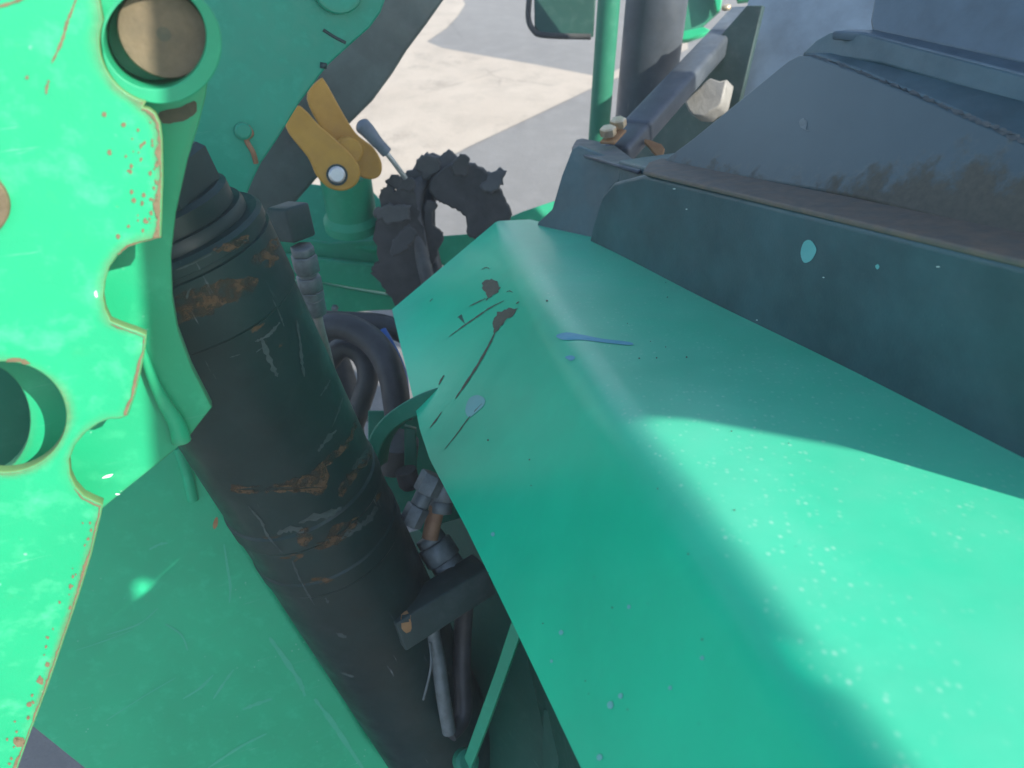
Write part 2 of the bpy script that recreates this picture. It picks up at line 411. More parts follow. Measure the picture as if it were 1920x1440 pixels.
# ------------------------------------------------------------------ unseen sun blocker, added above the frame to cast the shade
blocker = thing('sun_blocker', 'unseen dark flat slab on slim posts, added to cast shade', 'sun_blocker', C0 + V((1.3, .1, -1.75)))
def wa(w_, a_, z): return C0 + SH * a_ + V((.547, .837, 0)) * w_ + V((0, 0, z))
SLABZ = .42
slab_pts = [wa(.335, .10, SLABZ), wa(.20, .72, SLABZ), wa(.165, .88, SLABZ), wa(.10, .95, SLABZ), wa(.05, 1.112, SLABZ), wa(.236, 1.044, SLABZ), wa(.242, 1.0, SLABZ), wa(.252, 1.0, SLABZ), wa(.258, 1.035, SLABZ), wa(.44, .968, SLABZ), wa(.455, .974, SLABZ), wa(.468, 1.0, SLABZ), wa(.482, 1.10, SLABZ), wa(.52, 1.14, SLABZ), wa(1.6, 1.0, SLABZ), wa(1.6, -.35, SLABZ), wa(.46, -.30, SLABZ)]  # outline cut to set the shadow edges and pass one sun fleck
prism('shade_slab', slab_pts, Plane(C0 + V((.6, .6, SLABZ)), V((0, 0, 1))), .03, m_dark, blocker, bevel=.004)
for q in (V((1.32, .35)), V((1.75, .75))):
    tube('post', [V((q.x, q.y, 0)), V((q.x, q.y, CAMZ + SLABZ - .03))], .022, m_dark, blocker)

# ------------------------------------------------------------------ fender
fen = thing('wheel_fender', 'glossy green folded sheet metal fender scratched on its sloping side', 'fender', R0 + D * .6)
def ext(P, k): return [P[0] + (P[0] - P[1]).normalized() * k] + P
Lp = ext([LEFT.hit(*p) for p in ((1090, 1440), (960, 1168), (872, 985), (818, 884), (806, 862), (787, 806), (780, 770), (757, 672), (735, 580))], .45)
Rp = ext([TOP.hit(*p) for p in ((1610, 1440), (1360, 1075), (1120, 740), (1020, 575), (955, 455), (932, 414))], .45)
Jp = ext([TOP.hit(*p) for p in ((1925, 860), (1500, 648), (1250, 525), (1115, 455), (1040, 428), (975, 412))], .45)
def resample(P, n):
    d = [0]
    for a, b in zip(P, P[1:]): d.append(d[-1] + (b - a).length)
    out = []
    for k in range(n):
        s = d[-1] * k / (n - 1); i = max(j for j in range(len(P) - 1) if d[j] <= s + 1e-9)
        out.append(P[i].lerp(P[i + 1], (s - d[i]) / max(d[i + 1] - d[i], 1e-9)))
    return out
NS = 90
Ls, Rs, Js = resample(Lp, NS), resample(Rp, NS), resample(Jp, NS)
bm = bmesh.new(); rows = []
for i in range(NS):
    l, r, j = Ls[i], Rs[i], Js[i]
    lift = TOP.n * (.004 * math.sin(i * .21))*.25
    tpr = min(1, (NS - 1 - i) / 14 + .25)
    ra = min(.030 * tpr, (r - l).length * .45); rb = min(.040 * tpr, (r - j).length * .45)
    a = r + (l - r).normalized() * ra; b = r + (j - r).normalized() * rb
    row = [l.lerp(a, k / 8) for k in range(8)]
    row += [a * (1 - t) ** 2 + r * 2 * t * (1 - t) + b * t * t for t in [k / 14 for k in range(14)]]
    jj = j + (j - b).normalized() * .02
    row += [b.lerp(jj, k / 8) for k in range(9)]
    rows.append([bm.verts.new(p + lift) for p in row])
for p, q in zip(rows, rows[1:]):
    for k in range(len(p) - 1): bm.faces.new((p[k], p[k + 1], q[k + 1], q[k]))
bmesh.ops.recalc_face_normals(bm, faces=bm.faces)
if sum(f.normal.z for f in bm.faces) < 0: bmesh.ops.reverse_faces(bm, faces=bm.faces)
bmesh.ops.solidify(bm, geom=bm.faces[:], thickness=.003)
fsheet = finish('sheet', bm, m_fender, fen, True, 45)
ft = bvh_of([fsheet])
def lip(name, P, r, mat): return tube(name, P, r, mat, fen, seg=8, n=2)
# bared metal, scratches, drips
splash('bare_patch', [(905, 530), (918, 524), (932, 530), (938, 541), (930, 552), (918, 560), (911, 566), (913, 552), (906, 545)], ft, m_bare, fsheet, amp=2.2, step=4, seed=1)
splash('bare_patch', [(930, 590), (945, 582), (958, 578), (972, 580), (962, 592), (948, 603), (934, 617), (926, 622), (924, 606)], ft, m_bare, fsheet, amp=2.2, step=4, seed=2)
for i, (p, wd) in enumerate(((((932, 615), (920, 642), (896, 685), (872, 722), (854, 748)), 4.2), (((946, 564), (920, 577), (895, 594), (866, 614), (842, 632)), 2.6),
        (((911, 560), (896, 567), (880, 575)), 2), (((905, 756), (880, 783), (858, 813), (834, 843)), 1.8), (((829, 772), (818, 788), (806, 803)), 2.4), (((866, 590), (858, 596)), 1.2),
        (((833, 704), (828, 712), (823, 722)), 3.4), (((903, 506), (912, 502), (919, 505)), 1.8), (((950, 548), (956, 546), (962, 549)), 1.8), (((968, 570), (974, 566)), 2.5), (((812, 560), (806, 566)), 1.4))):
    P = catmull([V(q) for q in p], 6, False); rr = random.Random(i); up_, dn = [], []
    for k, q in enumerate(P):
        t = (P[min(k + 1, len(P) - 1)] - P[max(k - 1, 0)]).normalized(); nn = V((-t.y, t.x)); wv = wd * math.sin(math.pi * (k + .6) / (len(P) + .2)) ** .6 * rr.uniform(.55, 1.05)
        up_.append(q + nn * wv * .6); dn.append(q - nn * wv * .6)
    splash('scratch', up_ + dn[::-1], ft, m_bare, fsheet, smoothn=0)
splash('paint_drip', [(873, 770), (880, 748), (896, 741), (909, 748), (908, 760), (893, 774), (880, 783)], ft, m_drip, fsheet)
splash('paint_smear', [(1043, 630), (1062, 624), (1090, 628), (1130, 636), (1180, 642), (1184, 648), (1140, 644), (1090, 638), (1056, 638)], ft, m_drip2, fsheet)
splash('paint_smear', [(1060, 670), (1070, 667), (1079, 671), (1072, 677), (1064, 674)], ft, m_drip2, fsheet)
rr = random.Random(9)
for (x, y, r) in ((925, 1002, 4), (1053, 1186, 4.5), (1180, 1138, 4), (1318, 1234, 4), (1146, 1322, 7), (1165, 1305, 5), (1125, 1420, 6), (1035, 1240, 3), (1258, 1290, 4)):
    splash('paint_fleck', [(x + r * rr.uniform(.7, 1.1) * math.cos(a), y + r * 1.1 * math.sin(a)) for a in [k * 1.05 for k in range(6)]], ft, m_drip, fsheet)
for k in range(34):
    x, y = rr.uniform(860, 1500), rr.uniform(520, 1400); r = rr.uniform(.8, 1.9)
    splash('dirt_speck', [(x + r * 1.3, y), (x, y + r), (x - r, y + .3), (x - .2, y - r)], ft, m_bare, fsheet, smoothn=2)

# ------------------------------------------------------------------ hood
hood = thing('engine_hood', 'black steel engine hood with a rusty ledge beside the green fender', 'hood', J0 + E2 * .3 + D * .4)
SIDE = Plane(J0, -E2)
skirt = prism('side_panel', [(1100, 470), (1112, 420), (1128, 368), (1150, 342), (1205, 328), (1300, 350), (1600, 422), (2300, 592), (2300, 1060), (1920, 872), (1500, 665)], SIDE, .03, m_black, hood, bevel=.006, res=3)
er = SIDE.hit(2300, 900); ef = SIDE.hit(1130, 420)
dl = (ef - er).dot(D)
box('hood_core', er + D * (dl / 2 + .01) + E2 * .33 - E3 * ((er - SIDE.hit(2300, 592)).length * 0 + .07), (E2, D, E3), (.60, dl - .02, .32), m_black, hood, .004)
LEDGE = Plane(SIDE.hit(1500, 396) + E3 * .004, E3)
prism('rusty_ledge', [(1206, 320), (1216, 304), (1240, 296), (1360, 310), (1600, 350), (2300, 470), (2300, 575), (1920, 488), (1600, 412), (1300, 342)], LEDGE, .006, m_ledge, hood, bevel=.002)
bt = math.radians(58)
COVER = Plane(LEDGE.hit(1500, 352), (-E2 * math.sin(bt) + E3 * math.cos(bt)))
def cover_rust():
    M = Mat('black cover paint rusting from its foot'); m4 = COVER.matrix().to_3x3().inverted(); up = (m4 @ COVER.n.cross(D)).normalized(); al = (m4 @ D).normalized()
    if (COVER.n.cross(D)).z < 0: up = -up
    def dot(v):
        x = M.n('ShaderNodeVectorMath', operation='DOT_PRODUCT'); M.L(M.v, x.inputs[0]); x.inputs[1].default_value = v; return x.outputs['Value']
    u, a = dot(up), dot(al)
    base = M.mix(M.step(M.noise(7, 6, .65), .35, .75), (.030, .066, .078), (.040, .082, .096))
    n = M.noise(26, 9, .68)
    k = M.math('SUBTRACT', M.math('ADD', M.math('MULTIPLY', n, .16), M.step(a, .02, -.20, 0, .055)), M.math('ADD', u, .078))
    r = M.step(k, -.006, .02); halo = M.math('MULTIPLY', M.math('MULTIPLY', M.step(k, -.012, 0), M.step(k, .012, 0)), M.step(M.noise(60, 4), .4, .6))
    col = M.mix(M.math('MULTIPLY', r, .75), base, M.mix(M.step(M.noise(130, 7, .7), .3, .7), (.07, .062, .04), (.12, .10, .066)))
    col = M.mix(M.math('MULTIPLY', halo, .15), col, (.16, .19, .17))
    M.bump(M.math('ADD', M.math('MULTIPLY', M.noise(300, 3), .3), M.math('MULTIPLY', r, M.noise(120, 6))), .0006, .6)
    return M.out(col, M.math('ADD', .42, M.math('MULTIPLY', r, .35)))
m_coverr = cover_rust()
cov = prism('cover_side', [(1236, 306), (1300, 258), (1400, 176), (1478, 112), (1500, 101), (1520, 101), (1620, 136), (1760, 194), (1920, 262), (2250, 400), (2250, 520), (1920, 452), (1600, 370)], COVER, .16, m_coverr, hood, bevel=.004, res=3)
def plane_by(p, q, d):
    n = (q - p).cross(d).normalized(); return Plane(p, n if n.dot(C0 - p) > 0 else -n)
Z = V((0, 0, 1))
CTOP = plane_by(COVER.hit(1520, 100), COVER.hit(1920, 262), E2 + Z * .30)
prism('cover_top', [(1506, 98), (1560, 98), (1653, 112), (1760, 142), (1920, 188), (2250, 280), (2250, 400), (1920, 260), (1760, 192), (1620, 134), (1530, 101)], CTOP, .10, m_cover, hood, bevel=.003)
BACK = plane_by(CTOP.hit(1560, 100), CTOP.hit(1920, 190), Z + E2 * .35)
prism('raised_rear_side', [(1503, 101), (1530, 74), (1556, 60), (1580, 57), (1620, 62), (1700, 84), (1920, 140), (2250, 228), (2250, 310), (1920, 196), (1760, 152), (1653, 120), (1560, 106)], BACK, .16, m_cover, hood, bevel=.003, res=3)
BTOP = plane_by(BACK.hit(1620, 62), BACK.hit(1920, 138), E2 + Z * .12)
prism('raised_rear_top', [(1562, 58), (1600, 54), (1640, 55), (1780, 84), (1920, 118), (2250, 200), (2250, 226), (1920, 138), (1700, 82), (1620, 61)], BTOP, .01, m_sheen2, hood, bevel=.002)
PN = Plane(at(1450, 100, 1.75), (-E2 * .55 - D * .35 + E3 * .5))
prism('bluff_panel', [(1345, 205), (1372, 120), (1412, -40), (1700, -60), (1720, 120), (1520, 160), (1420, 240)], PN, .02, m_sheen, hood, bevel=.006)
PN2 = plane_by(BTOP.hit(1640, 56), BTOP.hit(1920, 119), Z + E2 * .5)
prism('rear_panel', [(1634, 60), (1630, 40), (1646, -60), (2300, -60), (2300, 220), (1920, 122)], PN2, .22, m_sheen2, hood, bevel=.004)
CORN = Plane(at(1100, 380, 1.33), (-E2 * .75 + D * -.25 + E3 * .25))
prism('corner_panel', [(1003, 440), (1008, 416), (1034, 392), (1052, 330), (1072, 278), (1084, 272), (1130, 290), (1200, 316), (1160, 340), (1146, 352), (1128, 420), (1118, 470)], CORN, .02, m_black, hood, bevel=.004)
CORT = Plane(CORN.hit(1130, 292), E3)
prism('corner_top', [(1072, 276), (1080, 262), (1092, 259), (1150, 270), (1196, 304), (1206, 316), (1196, 320), (1130, 300), (1088, 288)], CORT, .006, m_bar, hood, bevel=.002)
ht = bvh_of([skirt])
splash('paint_drip', [(1502, 474), (1508, 454), (1520, 450), (1530, 462), (1531, 472), (1522, 488), (1508, 492)], ht, m_drip, skirt)
splash('paint_fleck', [(1642, 499), (1647, 495), (1650, 500), (1646, 505)], ht, m_drip, skirt)
for (x, y, r) in ((1265, 354, 3), (1288, 392, 2), (1760, 500, 4), (1420, 600, 2), (1545, 520, 2)): splash('paint_fleck', [(x - r, y), (x, y - 1.2), (x + r, y), (x, y + 1.2)], ht, m_white, skirt)
ct = bvh_of([o for o in hood.children if o.name in ('cover_side', 'cover_top')])
splash('chalky_mark', [(1498, 232), (1506, 222), (1514, 232), (1510, 240), (1518, 247), (1506, 240)], ct, m_fit, cov, amp=2, step=4)
0 and splash('rust_stain', [(1590, 330), (1605, 300), (1640, 290), (1700, 300), (1760, 306), (1860, 300), (1960, 320), (2100, 370), (2100, 500), (1920, 448), (1760, 415), (1640, 385), (1610, 358)], ct, m_ledge, hood, amp=9, step=9, seed=5)
for (x, y, r) in ((1444, 322, 11), (1475, 336, 7), (1400, 316, 6), (1550, 318, 7), (1520, 352, 9), (1640, 262, 5), (1670, 270, 7)):
    0 and splash('rust_stain', [(x + r * math.cos(a), y + r * .8 * math.sin(a)) for a in [k * .9 for k in range(7)]], ct, m_ledge, hood, amp=3, step=5, seed=int(x))
edge = [COVER.hit(x, y) + COVER.n * .001 for x, y in ((1524, 102), (1620, 137), (1760, 195), (1920, 263))]
splash('worn_edge', [(1512, 103), (1560, 114), (1640, 144), (1760, 192), (1925, 262), (1925, 274), (1840, 234), (1730, 186), (1640, 148), (1560, 118)], ct, m_wedge, cov, amp=3.5, step=5, seed=3)

# ------------------------------------------------------------------ lever plates and pin
lev = thing('lever_bracket', 'bright green notched twin plate bracket with rusty edges and pin', 'bracket', LV1.hit(60, 900))
front_out = ([(-260, -200), (150, -200)] + circ(303, 78, 116, n=16, a0=200, a1=98) +
     [(268, 201), (280, 204), (292, 213), (301, 232), (305, 262), (306, 330), (304, 400), (303, 446), (284, 450), (262, 455), (240, 464), (222, 478), (206, 500), (197, 528), (194, 556), (198, 580), (208, 602), (232, 612), (256, 620), (275, 628), (273, 652), (266, 690), (254, 740), (240, 780), (224, 786), (206, 786), (186, 794), (160, 812), (140, 836), (130, 862), (132, 890), (142, 912), (158, 930), (178, 940), (193, 946),
      (190, 964), (172, 1040), (150, 1112), (120, 1200), (92, 1282), (56, 1378), (30, 1450), (-20, 1560), (-260, 1560)])
hole2 = circ(8, 782, 116, 103, 48)
hole3 = circ(-62, 378, 68, 74, 40)
fplate = prism('front_plate', front_out, LV1, .0095, m_plate, lev, bevel=.0012, holes=[hole2], rim=m_rim)
back_out = ([(-120, -200), (350, -200), (392, 60), (394, 120), (386, 180), (372, 236), (352, 300), (330, 400), (321, 480), (324, 560), (334, 620), (360, 690), (398, 764), (376, 792), (350, 826), (306, 862), (240, 915), (190, 956), (120, 1010), (40, 1060), (-120, 1100)])
hole2b = circ(-42, 790, 98, 110, 40)
plate2 = prism('rear_plate', back_out, LV2, .013, m_plate2, lev, bevel=.0015, holes=[hole2b], rim=m_rim2)
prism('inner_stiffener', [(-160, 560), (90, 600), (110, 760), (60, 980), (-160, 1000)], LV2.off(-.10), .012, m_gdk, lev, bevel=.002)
# boss: a thick collar between the plates that the pin sits in
bc = LV1.off(-.004).hit(301, 76); k = (LV1.hit(301, 76) - C0).length / ray(301, 76).length / FPX
ro_, ri = 112 * k, 95 * k
prism('boss', circ(303, 82, 113, n=72), LV1.off(-.004), .047, m_boss, lev, bevel=.0008, holes=[circ(290, 70, 97, n=72)])
pc = LV1.off(-.017).hit(307, 64)
lathe('pin', pc, -NP, [(0, .0035), (0, 78 * k), (.002, 81 * k), (.09, 81 * k)], m_pin, lev, seg=64)
lathe('pin_centre_mark', pc + NP * .0003, -NP, [(0, .0042), (.002, .0022)], m_bare, lev, seg=20)
lathe('side_pin', LV1.hit(-62, 374) + NP * .006, -NP, [(0, .020), (0, .0215), (.001, .0225), (.02, .0225)], m_pin, lev)
# weld lump and rod at the foot of the rear plate
wl = LV2.off(.006)
tube('weld_bead', [wl.hit(262, 640), wl.hit(282, 700), wl.hit(306, 752), wl.hit(330, 792), wl.hit(340, 826)], lambda t: .0025 + .0055 * t, m_plate2, lev, seg=14)
t2 = bvh_of([plate2])
splash('bare_patch', [(296, 214), (312, 206), (340, 200), (362, 188), (369, 196), (366, 212), (350, 224), (326, 230), (306, 230)], t2, m_bare, plate2, amp=1.2, step=6)
splash('paint_chip', [(191, 896), (200, 890), (212, 888), (206, 894)], t2, m_white, plate2)
splash('paint_chip', [(216, 926), (224, 920), (231, 921), (222, 927)], t2, m_white, plate2)
t1 = bvh_of([o for o in lev.children if o.name == 'front_plate'])
def scr(P, wd, tree, mat, par, nm='rust_streak', amp=1.5, seed=0):
    Q = catmull([V(p) for p in P], 5, False); r = random.Random(seed); a, b = [], []
    for k_, q in enumerate(Q):
        t = (Q[min(k_ + 1, len(Q) - 1)] - Q[max(k_ - 1, 0)]).normalized(); nn = V((-t.y, t.x)); wv = wd * r.uniform(.5, 1.1) * math.sin(math.pi * (k_ + .7) / (len(Q) + .4)) ** .5
        a.append(q + nn * wv); b.append(q - nn * wv)
    return splash(nm, a + b[::-1], tree, mat, par, smoothn=0)
scr([(146, -10), (134, 22), (126, 42), (118, 72), (106, 100), (97, 118)], 3.6, t1, m_rustd, fplate, seed=1)
scr([(92, 150), (88, 164), (87, 176)], 3, t1, m_rustd, fplate, seed=2)
scr([(-10, 14), (20, 6), (52, -6)], 4, t1, m_rustd, fplate, seed=3)
def ribbon(name, A_, B_, tree, mat, par, h=.0006):
    bm = bmesh.new(); va, vb = [], []
    for P_, lst in ((A_, va), (B_, vb)):
        for p in P_:
            r = ray(p[0], p[1]).normalized(); hit = tree.ray_cast(C0, r)
            lst.append(bm.verts.new(hit[0] + (hit[1] if hit[1].dot(r) < 0 else -hit[1]) * h) if hit[0] is not None else None)
    for i in range(len(va) - 1):
        q = (va[i], va[i + 1], vb[i + 1], vb[i])
        if all(q): bm.faces.new(q)
    return face_cam(finish(name, bm, mat, par, True, 60)) if bm.faces else None
def open_ragged(P, amp, step, seed):
    r = random.Random(seed); out = []
    for p, q in zip(P, P[1:]):
        n = max(1, int((q - p).length / step))
        out += [p.lerp(q, k_ / n) + V((r.uniform(-amp, amp), r.uniform(-amp, amp))) for k_ in range(n)]
    return out + [V(P[-1])]
def rust_rim(P, tree, par, lo, hi, seed):
    r = random.Random(seed); n_ = int((P[-2] - P[-1]).length / 5) + 1 if False else 0; P = open_ragged(P, .6, 5, seed); inn = []; wv = lo
    for k_, q in enumerate(P):
        t = (P[min(k_ + 1, len(P) - 1)] - P[max(k_ - 1, 0)]).normalized(); nn = V((-t.y, t.x))
        wv = max(lo, min(hi, wv + r.uniform(-.35, .35) * (hi - lo))); inn.append(q + nn * (wv + 2.6))
    for k_ in range(0, len(P) - 1, 12):
        a = [q + (i_ - q).normalized() * 2.6 for q, i_ in zip(P[k_:k_ + 13], inn[k_:k_ + 13])]
        ribbon('rust_rim', a, inn[k_:k_ + 13], tree, m_rustd, par)
rust_rim([V(p) for p in ((266, 201), (280, 204), (291, 213), (300, 232), (304, 262), (305, 330), (303, 400), (302, 444))], t1, fplate, 2, 13, 11)
rust_rim([V(p) for p in ((302, 447), (284, 451), (262, 456), (240, 465), (222, 479))], t1, fplate, 1, 5, 12)
rust_rim([V(p) for p in ((209, 604), (232, 614), (256, 622), (274, 630), (272, 652), (265, 690), (253, 740), (239, 779))], t1, fplate, 1, 6, 13)
rust_rim([V(p) for p in ((142, 913), (158, 931), (178, 941), (192, 947), (189, 964), (171, 1040), (149, 1112), (119, 1200), (91, 1282), (55, 1378), (29, 1450))], t1, fplate, 1, 6, 14)
for (x, y, r_) in ((196, 215, 5), (232, 234, 5), (206, 285, 5), (51, 145, 4), (240, 424, 3.4), (222, 443, 5), (246, 360, 4), (240, 320, 3), (35, 1390, 13), (75, 1275, 8), (54, 1320, 6), (88, 1245, 5), (132, 1138, 4), (80, 1440, 4)):
    splash('rust_spot', [(x + r_ * rr.uniform(.6, 1.2) * math.cos(a), y + r_ * rr.uniform(.6, 1.2) * math.sin(a)) for a in [q * .9 for q in range(7)]], t1, m_rustd, fplate, amp=1, step=4, seed=int(x))
for k_ in range(46):
    y = rr.uniform(225, 445); x = 302 - abs(rr.gauss(0, 26)) - 5; r_ = rr.uniform(1.2, 4.2)
    splash('rust_spot', [(x + r_ * rr.uniform(.5, 1.3) * math.cos(a), y + r_ * rr.uniform(.6, 1.9) * math.sin(a)) for a in [q * .9 for q in range(7)]], t1, m_rustd, fplate, amp=.6, step=3, seed=k_)
for k_ in range(30):
    t_ = rr.random(); x = 190 - 160 * t_ - abs(rr.gauss(0, 12)) - 9; y = 965 + 480 * t_; r_ = rr.uniform(1.2, 3.6)
    splash('rust_spot', [(x + r_ * rr.uniform(.5, 1.3) * math.cos(a), y + r_ * rr.uniform(.6, 1.6) * math.sin(a)) for a in [q * .9 for q in range(7)]], t1, m_rustd, fplate, amp=.6, step=3, seed=k_)
splash('rust_spot', [(10, 676), (30, 670), (52, 676), (60, 688), (44, 690), (20, 684)], t1, m_rustd, fplate, amp=2, step=4)
splash('paint_chip', [(177, 548), (181, 545), (183, 556), (179, 556)], t1, m_white, fplate)

# ------------------------------------------------------------------ lower green panel
pan = thing('boom_panel', 'scuffed dark green steel panel below the notched bracket', 'panel', at(300, 1300, 1.3))
PANP = Plane(at(330, 1100, 1.12), V((.30, -.86, .42)))
pn = prism('plate', [(-60, 1290), (60, 1368), (150, 1440), (230, 1500), (800, 1540), (742, 1440), (690, 1380), (642, 1300), (547, 1160), (428, 968), (388, 900), (346, 830), (330, 790), (240, 770), (100, 800), (-100, 1000)], PANP, .03, m_panel, pan, bevel=.010, res=4)
pt = bvh_of([pn])
tube('welded_rod', [PANP.hit(336, 838) + PANP.n * .004, PANP.hit(352, 890) + PANP.n * .003, PANP.hit(362, 938)], .008, m_panel, pan, seg=14)
for i, P in enumerate((((420, 1020), (426, 1060), (432, 1100), (430, 1130)), ((505, 1195), (530, 1230), (560, 1275), (572, 1305)), ((590, 1310), (620, 1350), (650, 1395), (680, 1440)), ((400, 1310), (420, 1280), (438, 1255)), ((343, 1310), (375, 1290), (400, 1265)), ((200, 1190), (260, 1170), (296, 1140)), ((200, 1350), (270, 1305), (330, 1270)), ((390, 1440), (450, 1400), (500, 1375)), ((280, 1030), (300, 1020), (315, 1018)), ((455, 1330), (480, 1320), (510, 1310)), ((140, 1220), (200, 1200), (250, 1180)), ((310, 1170), (340, 1190), (352, 1220)))):
    scr(P, (3, 6, 6, 3, 3, 1.5, 1.3, 3.5, 3, 4, 1, 2.2)[i], pt, simple('pale scrape %d' % i, (.025, .40, .215), (.06, .43, .26), .6) if i < 1 else bpy.data.materials['pale scrape 0'], pn, 'scrape', seed=i)
splash('rust_spot', [(399, 985), (403, 972), (408, 970), (408, 984), (402, 992)], pt, m_rust, pn)

# ------------------------------------------------------------------ hydraulic cylinder
def axp(y):
    iz = 1.39 - .00078 * (y - 830); return at(523 + .547 * (y - 830), y, 1.27 / iz)
A, B = axp(440), axp(1520); ad = (B - A).normalized(); R = .099; LEN = (B - A).length
cyl = thing('hydraulic_cylinder', 'black hydraulic cylinder with rusty bands between bracket and fender', 'cylinder', B)
barrel = lathe('barrel', A, ad, [(-.002, R * .80), (-.002, R - .004), (.002, R), (.012, R), (.013, R - .002), (.017, R - .002), (.018, R + .001), (.085, R + .0015), (.088, R - .001), (.30, R - .001), (.345, R - .001), (.348, R + .0015), (.372, R + .0015), (.376, R - .001), (.43, R - .001), (.433, R + .001), (.455, R + .001), (.458, R - .001), (LEN, R - .001)], m_cyl, cyl, seg=96, ref=V((0, -1, 0)))
lathe('gland', A, ad, [(-.036, R * .5), (-.036, R * .72), (-.032, R * .78), (-.014, R * .78), (-.014, R * .84), (-.010, R * .86), (.0, R * .86)], m_cyl, cyl, seg=72)
# hexagonal gland nut standing on the end
lathe('gland_nut', A, ad, [(-.074, R * .40), (-.074, R * .68), (-.068, R * .74), (-.036, R * .74)], m_cyl, cyl, seg=6, ref=V((.6, .3, .7)))
lathe('rod', A, ad, [(-.078, R * .13), (-.05, R * .13)], m_steel, cyl)
tc = bvh_of([o for o in cyl.children if o.name == 'barrel'])
m_scuff = simple('grey scuff in black paint', (.022, .045, .042), (.06, .09, .086), .6, 0, 60)
for i, (P, wd) in enumerate((([(478, 640), (496, 632), (512, 618), (524, 604)], 4), ([(490, 634), (500, 660), (512, 690), (520, 706)], 7), ([(556, 600), (562, 640), (566, 680), (570, 706)], 4), ([(510, 560), (524, 590), (532, 612)], 2), ([(600, 742), (612, 724), (618, 712)], 2.5), ([(622, 800), (632, 776), (642, 746)], 2.5), ([(596, 846), (612, 824), (630, 806)], 5), ([(466, 948), (476, 960), (490, 976), (500, 1000), (512, 1016), (530, 1036)], 3), ([(548, 1050), (560, 1080), (575, 1108), (590, 1134)], 3), ([(560, 980), (590, 968), (620, 962), (640, 950)], 9), ([(520, 1000), (545, 990), (570, 996)], 8), ([(640, 1010), (664, 990), (690, 975), (706, 950)], 8), ([(330, 506), (360, 494), (396, 476)], 2), ([(350, 560), (352, 548), (358, 540)], 3), ([(660, 880), (676, 860), (694, 836)], 6), ([(430, 670), (450, 664)], 1.2), ([(480, 660), (496, 648)], 1.2), ([(630, 1186), (650, 1194)], 4), ([(610, 1120), (616, 1130)], 3), ([(640, 1260), (664, 1268)], 3), ([(700, 700), (706, 730), (716, 770)], 1.3))):
    Q = catmull([V(p) for p in P], 6, False); r_ = random.Random(i + 40); a_, b_ = [], []
    for k_, q in enumerate(Q):
        t = (Q[min(k_ + 1, len(Q) - 1)] - Q[max(k_ - 1, 0)]).normalized(); nn = V((-t.y, t.x)); wv = wd * r_.uniform(.3, 1.15) * math.sin(math.pi * (k_ + .7) / (len(Q) + .4)) ** .5
        a_.append(q + nn * wv); b_.append(q - nn * wv * r_.uniform(.4, 1.2))
    splash('scuff', a_ + b_[::-1], tc, m_scuff, barrel, smoothn=0)
for i, P in enumerate(([(330, 556), (370, 540), (420, 524), (470, 520), (484, 528), (470, 548), (440, 562), (410, 576), (392, 590), (352, 598), (334, 594)], [(436, 910), (480, 912), (530, 904), (580, 886), (606, 866), (614, 884), (612, 914), (596, 932), (580, 924), (540, 920), (480, 926), (444, 926)], [(636, 906), (660, 880), (684, 852), (700, 830), (698, 850), (672, 890), (640, 930)], [(588, 1024), (612, 1006), (622, 986), (650, 978), (674, 966), (664, 990), (640, 1012), (610, 1030)], [(604, 866), (640, 836), (660, 806), (664, 790), (668, 800), (652, 836), (616, 872)], [(470, 492), (486, 472), (500, 462), (516, 446), (524, 452), (520, 486), (506, 500), (498, 484), (486, 500)], [(556, 1000), (574, 990), (586, 1006), (576, 1022), (560, 1018)], [(396, 470), (440, 450), (466, 440), (460, 460), (430, 470)])):
    splash('rust_patch', P, tc, m_rustc, barrel, amp=3.2, step=6, seed=i + 3)
# port block with elbow, fitting stack and pipe on its flank
prt = thing('hose_fitting', 'black elbow block with stacked grey hex fittings beside the cylinder', 'hose fitting', at(560, 480, .88))
fz = 1.0
bd = (at(560, 462, fz + .03) - at(538, 372, fz)).normalized()
bx_ = axes(bd, V((.8, -.5, .35)))
box('elbow_block', at(546, 416, fz), bx_, (.046, .040, .042), m_dark, prt, .004)
fd = (at(604, 640, fz + .09) - at(566, 462, fz)).normalized(); fp = at(566, 462, fz)
def hexstack(p, d, spec, mat, par, nm):
    s = 0
    for ln, r, seg in spec:
        lathe(nm, p + d * s, d, [(0, r * .93), (ln * .07, r), (ln * .93, r), (ln, r * .93)], mat, par, seg=seg); s += ln
    return p + d * s
e = hexstack(fp, fd, [(.012, .016, 6), (.026, .018, 6), (.006, .013, 24), (.022, .0175, 6), (.012, .0165, 24), (.026, .0155, 24)], m_fit, prt, 'hex_fitting')
tube('pipe', [e, e + fd * .03, at(618, 690, fz + .16), at(640, 800, fz + .3)], .008, m_stone, prt)

# ------------------------------------------------------------------ big boom behind
boom = thing('loader_boom', 'large shaded green boom plate with black inner plate behind the cylinder', 'boom', at(450, 250, 1.0))
BP = Plane(at(500, 150, .98), V((.42, -.88, .2)))
prism('side_plate', [(200, -120), (720, -120), (723, 0), (714, 24), (694, 52), (660, 82), (616, 122), (600, 142), (560, 196), (520, 262), (490, 306), (478, 330), (440, 420), (300, 420), (200, 200)], BP, .03, m_boom, boom, bevel=.003)
lathe('pivot_boss', BP.hit(630, -28), BP.n, [(0, .034), (.010, .034), (.012, .032), (.012, .012)], m_boom, boom)
lathe('bolt_head', BP.hit(455, 245), BP.n, [(0, .011), (.006, .011), (.008, .008)], m_boom, boom, seg=20)
tube('weld_seam', [BP.hit(463, 236) + BP.n * .001, BP.hit(471, 250) + BP.n * .002, BP.hit(462, 262) + BP.n * .002, BP.hit(474, 285) + BP.n * .002, BP.hit(480, 306)], .0035, m_copper, boom, seg=10)
